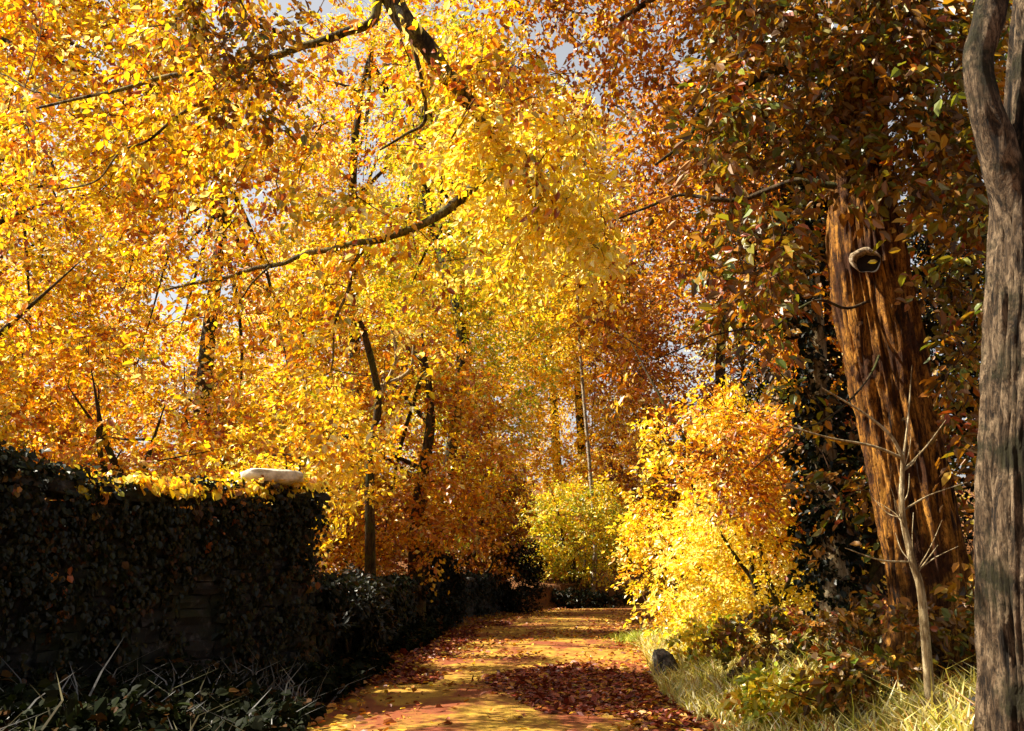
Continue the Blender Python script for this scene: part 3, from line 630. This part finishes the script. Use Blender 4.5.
tree('hazel_bush', 'loose gold and orange bush reaching up between the yellow bush and the orange trunk', (5.3, 16.3), 5.6, (4.5, 16.2, 4.2), (1.7, 1.3, 2.3), 'amber', 117, 300, 30, .6, .09, .07, nl=12, stems=5, cat='bush', first=.1, thr=.42)
# dark evergreens that close the right and the left hedge line
G2 = 'dark evergreens behind the right verge'
tree('yew_tree', 'black green yew filling the gap between the two big right trunks', (9.6, 17), 12, (9.6, 17, 6.0), (2.9, 2.2, 6.3), 'ever', 121, 900, 40, .75, .12, .2, leafm='green_leaf', group=G2, thr=.30, wid=.5)
tree('yew_tree', 'dark yew behind the leaves left of the orange trunk', (7.2, 20.5), 12.5, (6.9, 20.5, 6.6), (1.9, 1.8, 6.4), 'ever', 122, 800, 40, .75, .12, .2, leafm='green_leaf', group=G2, thr=.30, wid=.5)
tree('yew_tree', 'tall dark evergreen at the far right behind the grey trunk', (15, 22), 15, (14.6, 22, 7.6), (4.2, 2.6, 8.3), 'ever', 123, 900, 40, 1.0, .16, .2, leafm='green_leaf', group=G2, thr=.28, wid=.5)
tree('holly_bush', 'black green holly at the end of the low wall, just before the lane bend', (.05, 42.3), 3.0, (-.1, 42.2, 1.5), (1.5, 1.6, 1.7), 'ever', 124, 420, 34, .45, .10, .06, leafm='green_leaf', nl=8, stems=4, cat='bush', first=.1, thr=.30)
tree('holly_bush', 'dark holly leaning against the low wall, nearer than the bend', (-2.5, 31), 2.6, (-2.3, 31.5, 1.2), (.8, 2.6, 1.3), 'ever', 125, 420, 34, .45, .10, .06, leafm='green_leaf', nl=8, stems=4, cat='bush', first=.1, thr=.30)
tree('holly_bush', 'dark leafy mound at the foot of the square wall end', (-2.75, 16.6), 1.5, (-2.65, 16.8, .75), (.5, 1.9, .85), 'ever', 126, 170, 30, .4, .11, .03, leafm='dark_leaf', nl=8, stems=4, cat='bush', first=.1, thr=.36)

# slim trunks
def pole_tree(name, label, pts, rad, bark, crown=None, seed=1, cat='tree', sides=14, flare=.2):
    r_ = np.random.default_rng(seed); b = np.array(pts[0]); b[2] = float(gh(b[0], b[1]))-.1; pts = [b]+pts[1:]
    T = thing(name, b, label, cat); v, q = trunk_geo(pts, rad, 60, sides, .10, r_, fz=1.2, fr=5, flare=flare)
    mesh('trunk', v, q, M[bark], T, smooth=True)
    if crown:
        n, c, r, pal, L, ls, lm = crown
        cen = sample_crown(n, np.array(c), np.array(r), r_, .36); hung_crown(T, cen, curve(pts, 40)[12:], .6, L, ls, pal, lm, seed+1, .01, fine=False)
    return T
pole_tree('birch_tree', 'slender white birch stem before the bushes at the lane bend', [P(592, 600, 50.2), P(595, 540, 50.2), P(590, 470, 50.2), P(578, 300, 50.8), P(586, 140, 51)], [.13, .10, .09, .07, .03], 'birch_bark',
          (330, P(583, 250, 51), (2.8, 2.2, 6.0), 'yellow', 40, .15, 'gold_leaf'), 7)
T = pole_tree('ivy_clad_tree', 'thin dark ivy clad trunk with a pale bare foot, left of the orange trunk', [P(836, 650, 13.4), P(835, 560, 13.4), P(826, 470, 13.5), P(815, 330, 13.6), P(800, 120, 13.9), P(806, -100, 14.4)], [.23, .18, .16, .14, .11, .06], 'pale_bark', None, 8)
r_ = np.random.default_rng(81); ax_ = curve([P(835, 590, 13.4), P(826, 470, 13.5), P(815, 330, 13.6), P(800, 120, 13.9), P(806, -100, 14.4)], 60)
cen = ax_[r_.integers(0, 60, 420)]+r_.normal(0, 1, (420, 3))*[.17, .17, .25]
hung_crown(T, cen, ax_, .3, 22, .085, 'ever', 'green_leaf', 82, .006, wid=.8, name='ivy')
T = pole_tree('ivy_clad_tree', 'ivy clad dark trunk among the brown leaves at upper right, behind the thin one', [P(785, 640, 19.6), P(782, 420, 19.7), P(775, 200, 20), P(758, 40, 20.4), P(745, -160, 21)], [.24, .2, .18, .15, .1], 'dark_bark', None, 9)
ax_ = curve([P(785, 560, 19.6), P(782, 420, 19.7), P(775, 200, 20), P(758, 40, 20.4), P(745, -160, 21)], 60)
cen = ax_[r_.integers(0, 60, 420)]+r_.normal(0, 1, (420, 3))*[.25, .2, .3]
hung_crown(T, cen, ax_, .35, 22, .10, 'umber', 'dark_leaf', 84, .006, wid=.7, name='ivy')
# bare sapling in front of the orange trunk
sb = P(929, 690, 8.6); sb[2] = float(gh(sb[0], sb[1]))-.05
T = thing('sapling', sb, 'pale bare forked sapling in front of the orange trunk', 'sapling')
v, q = trunk_geo([sb, P(922, 600, 8.6), P(912, 560, 8.6), P(902, 510, 8.6), P(903, 455, 8.6)], [.045, .036, .030, .026, .018], 50, 10, .08, rng, fz=3, fr=3)
mesh('stem', v, q, M['pale_bark'], T, smooth=True)
for pp, r0 in (([P(903, 458, 8.6), P(890, 435, 8.55), P(862, 412, 8.5), P(822, 388, 8.4)], .018), ([P(902, 458, 8.6), P(872, 446, 8.5), P(830, 438, 8.4), P(788, 426, 8.3)], .016),
               ([P(903, 460, 8.6), P(908, 420, 8.65), P(912, 365, 8.7)], .012), ([P(904, 470, 8.6), P(925, 448, 8.7), P(946, 420, 8.8)], .011),
               ([P(913, 562, 8.6), P(880, 560, 8.5), P(845, 548, 8.4)], .010), ([P(915, 576, 8.6), P(930, 556, 8.7), P(938, 545, 8.7)], .008), ([P(904, 510, 8.6), P(930, 495, 8.7), P(968, 482, 8.8)], .010)):
    v, q = tube(curve(pp, 16), np.linspace(r0, r0*.35, 16), 6); mesh('twig', v, q, M['pale_bark'], T, smooth=True)
r_ = np.random.default_rng(88); stem_ = curve([P(922, 600, 8.6), P(912, 560, 8.6), P(902, 510, 8.6), P(903, 455, 8.6)], 40)
for k in range(14):
    a_ = stem_[int(r_.integers(2, 40))]; d_ = unit(np.array([r_.normal(0, 1), r_.normal(0, .6), .6+.5*r_.random()])); L_ = r_.uniform(.18, .5)
    v, q = tube(curve([a_, a_+d_*L_*.5+r_.normal(0, .02, 3), a_+d_*L_+np.array([0, 0, .05])], 10), np.linspace(.007, .002, 10), 5); mesh('twig', v, q, M['pale_bark'], T, smooth=True)
# broken pale stub trees seen through the gold (left of centre)
st = P(372, 560, 24); st[2] = float(gh(st[0], st[1]))-.1
T = thing('dead_tree', st, 'small dark dead snag with pale broken stubs deep among the golden leaves', 'tree')
v, q = trunk_geo([st, P(370, 470, 23.6), P(378, 400, 23.2), P(366, 340, 22.6), P(360, 322, 22.3)], [.14, .11, .09, .08, .06], 40, 12, .15, rng); mesh('trunk', v, q, M['dark_bark'], T, smooth=True)
for pp in ([P(378, 400, 23.2), P(396, 360, 22.8), P(392, 330, 22.5)], [P(374, 390, 23.2), P(408, 372, 22.9), P(414, 345, 22.7)]):
    v, q = tube(curve(pp, 14), np.linspace(.06, .03, 14), 8); mesh('stub', v, q, M['pale_bark'], T, smooth=True)

# verge stones and stump
c0 = P(664, 668, 15.6); c0[2] = .14
boulder('verge_stone', c0, (.16, .2, .30), .3, 6, 'grey_stone', 'dark upright stone where the right verge meets the lane', 'stone', .5)
c0 = P(985, 712, 8.2); c0[2] = float(gh(c0[0], c0[1]))+.06
boulder('verge_stone', c0, (.16, .14, .13), .9, 8, 'stone', 'small grey stone lying at the foot of the grey trunk', 'stone', .25)

# ------------------------------------------------------------------ ground cover
def blades(name, pts, h, pal, seed, lean=.35, w=.012, group=None):
    rng = np.random.default_rng(seed); n = len(pts); hh = h*np.exp(rng.normal(0, .3, n))
    a = rng.uniform(0, 2*np.pi, n); sd = np.stack([np.cos(a), np.sin(a), 0*a], -1)*w
    ln = np.stack([rng.normal(0, lean, n), rng.normal(0, lean, n), np.ones(n)], -1)*hh[:, None]
    bend = np.stack([rng.normal(0, .3, n), rng.normal(0, .3, n), -.15*np.ones(n)], -1)*hh[:, None]
    mid = pts+ln*.55; tip = pts+ln+bend
    v = np.stack([pts-sd, pts+sd, mid+sd*.7, mid-sd*.7, tip], 1); b = (np.arange(n)*5)[:, None]
    c, wt = pal; col = np.array(c)[rng.choice(len(c), n, p=wt)]*np.exp(rng.normal(0, .2, (n, 1)))
    return mesh(name, v.reshape(-1, 3), b+np.array([0, 1, 2, 3]), M['grass'], None, np.repeat(np.clip(col, 0, .9), 5, 0), tris=b+np.array([3, 2, 4]))
def scatter(n, xr, yr, rng, keep):
    out = []; k = 0
    while k < n:
        x = rng.uniform(*xr, n); y = rng.uniform(*yr, n); ok = keep(x, y); p = np.stack([x[ok], y[ok], gh(x[ok], y[ok])], -1); out.append(p); k += len(p)
    return np.concatenate(out)[:n]
dr = lambda x, y: x-lane_c(y)-lane_w(y)
dl = lambda x, y: lane_c(y)-lane_w(y)-x
STRAW = ([(.58, .48, .14), (.44, .36, .05), (.26, .27, .03), (.70, .64, .36), (.30, .14, .02)], [.28, .26, .16, .2, .10])
p = scatter(26000, (1.6, 8.5), (7.5, 26), rng, lambda x, y: (dr(x, y) > .02) & (dr(x, y) < 1.0+3.2*vnoise(np.stack([x*.6, y*.6, x*0], -1), 3)) & (vnoise(np.stack([x*1.4, y*1.4, x*0], -1), 8) > .22))
o = blades('grass', p, .25, STRAW, 201); o['kind'] = 'stuff'; tag(o, 'straw and green grass along the right verge of the lane', 'grass')
ct = np.array([3.35, 24.2]); q_ = rng.normal(0, 1, (1800, 2))*[.35, .5]+ct; p = np.stack([q_[:, 0], q_[:, 1], gh(q_[:, 0], q_[:, 1])], -1)
o = blades('grass_tuft', p, .24, ([(.30, .36, .03), (.42, .42, .05), (.20, .28, .02)], [.4, .3, .3]), 202); tag(o, 'bright green grass tuft at the right edge of the lane', 'grass')
GREY = ([(.13, .125, .12), (.06, .055, .05), (.24, .23, .225)], [.4, .35, .25])
p = scatter(900, (-7, -2.0), (7.5, 14.5), rng, lambda x, y: (dl(x, y) > .1) & (wall_x(y)-x < .0) & (vnoise(np.stack([x*1.2, y*1.2, x*0], -1), 14) > .40))
o = blades('dead_grass', p, .36, GREY, 203, lean=.5, w=.012); o['kind'] = 'stuff'; tag(o, 'grey dead stalks at the foot of the tall dark wall', 'dead grass')
# ground-hugging weeds and fallen leaves
def flat_leaves(name, p, ls, pal, seed, lift=.012, tilt=.35, mat='litter'):
    rng = np.random.default_rng(seed); n = len(p); p = p+[0, 0, lift]+np.abs(rng.normal(0, lift, (n, 1)))*[0, 0, 1]
    ax = rng.normal(0, 1, (n, 3))*[1, 1, .2]; nr = np.array([0, 0, 1.])+rng.normal(0, tilt, (n, 3))
    return leaves(name, p, ax, nr, ls*np.exp(rng.normal(0, .25, n)), pigment(pal, n, 1, rng), M[mat], None, .6)
def lane_z(p): p = p.copy(); p[:, 2] = .045; return p
e1 = scatter(5200, (-3, 7), (8, 46), rng, lambda x, y: (np.abs(x-lane_c(y)) < lane_w(y)) & (rng.random(len(x)) < .10+.9*np.abs((x-lane_c(y))/lane_w(y))**3+.6*(vnoise(np.stack([x*.7, y*.4, x*0], -1), 6) > .6)))
e3 = scatter(8500, (-3, 6), (9, 34), rng, lambda x, y: (np.abs(x-lane_c(y)) < lane_w(y)) & ((((x-1.0-.06*(y-14))/1.35)**2+((y-14.8)/3.3)**2 < .5+1.1*vnoise(np.stack([x*1.1, y*.7, x*0], -1), 61)) | ((dl(x, y) > -1.25+.9*vnoise(np.stack([x*1.1, y*.5, x*0], -1), 62)) & (y > 15)) | ((dr(x, y) > -.7) & (y < 12.5))) & (rng.random(len(x)) < .25+.75*vnoise(np.stack([x*2.3, y*1.6, x*0], -1), 66)))  # dark red leaves paint the lane's shade, mid right and along the left edge
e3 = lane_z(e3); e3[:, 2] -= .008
o = flat_leaves('fallen_leaves', e3, .095, 'maroon_shade', 213, .006, .22); o['kind'] = 'stuff'; tag(o, 'dark red leaves laid as the maroon shade across the lane and along its left edge', 'fallen leaves')
o = flat_leaves('fallen_leaves', lane_z(e1), .085, 'litter', 211); o['kind'] = 'stuff'; tag(o, 'scattered rust and gold leaves lying on the lane', 'fallen leaves')
e2 = scatter(15000, (-9, 11), (7.5, 48), rng, lambda x, y: (np.abs(x-lane_c(y)) > lane_w(y)) & ((wall_x(y)-x) < -.05))
o = flat_leaves('fallen_leaves', e2, .10, 'litter', 212, .02, .6); o['kind'] = 'stuff'; tag(o, 'drifts of russet leaves on the verges and wall foot', 'fallen leaves')
p = scatter(1500, (-8, -1.9), (7.5, 30), rng, lambda x, y: (dl(x, y) > .02) & (wall_x(y)-x < .0) & (vnoise(np.stack([x*.8, y*.8, x*0], -1), 24) > .34))
r2 = np.random.default_rng(214); pos, ax, nr = spray_leaves(p+[0, 0, .09]+np.abs(r2.normal(0, .12, (len(p), 1)))*[0, 0, 1], r2.normal(0, 1, p.shape)*[1, 1, .3], np.full(len(p), .22), 16, r2, .1, .5, .15)
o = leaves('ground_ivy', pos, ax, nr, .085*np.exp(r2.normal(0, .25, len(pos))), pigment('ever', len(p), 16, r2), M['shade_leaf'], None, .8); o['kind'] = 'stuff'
tag(o, 'dark ivy and weeds covering the shaded foot of the walls', 'ground ivy')
# undergrowth on the right bank: low plants, each its own clump
for i, (px, py, Yd, h, pal, lm, lab) in enumerate([
    (720, 668, 15.5, .7, 'lime', 'gold_leaf', 'low yellow green weeds behind the dark verge stone'),
    (775, 672, 13.5, .8, 'umber', 'dark_leaf', 'brown leafy clump between the yellow bush and the pale trunk foot'),
    (860, 660, 12.2, .8, 'umber', 'dark_leaf', 'dull olive clump at the left foot of the orange trunk'),
    (880, 700, 9.6, .5, 'umber', 'dark_leaf', 'brown clump left of the bare sapling foot'),
    (965, 690, 9.8, .9, 'umber', 'dark_leaf', 'dark clump in the gap between the orange and grey trunks'),
    (800, 712, 10.5, .45, 'lime', 'gold_leaf', 'short yellow green weeds in the verge grass nearest the lane')]):
    b = P(px, py, Yd); z0 = float(gh(b[0], b[1]))
    tree('undergrowth_plant', lab, (b[0], b[1]), h, (b[0], b[1], z0+h*.55), (.55+h*.3, .5, h*.6), pal, 300+i, 60, 22, .28, .085, .012, leafm=lm, nl=6, stems=5, cat='plant', first=.05, fine=True, thr=.3, group='low plants on the right verge')

# far wood closing the view
rng = np.random.default_rng(77); n = 5200
th = rng.uniform(-1.05, 1.05, n); dd = rng.uniform(62, 100, n); x = np.sin(th)*dd; y = np.cos(th)*dd; z = gh(x, y)+rng.random(n)**.8*24
z += 0; cen = np.stack([x, y, z], -1); keep = (fbm(cen*.11, 3, 2) > .38) & (z < gh(x, y)+17+9*fbm(np.stack([x*.12, y*0, x*0], -1), 8, 2)); cen = cen[keep]
pos, ax, nr = spray_leaves(cen, rng.normal(0, 1, cen.shape)*[1, 1, .3], np.full(len(cen), 1.9), 34, rng)
o = leaves('far_wood', pos, ax, nr, .34*np.exp(rng.normal(0, .2, len(pos))), pigment('gold', len(cen), 34, rng), M['gold_leaf'], None, .65, False)
o['kind'] = 'stuff'; tag(o, 'far golden wood closing the view behind all the trees', 'woodland')
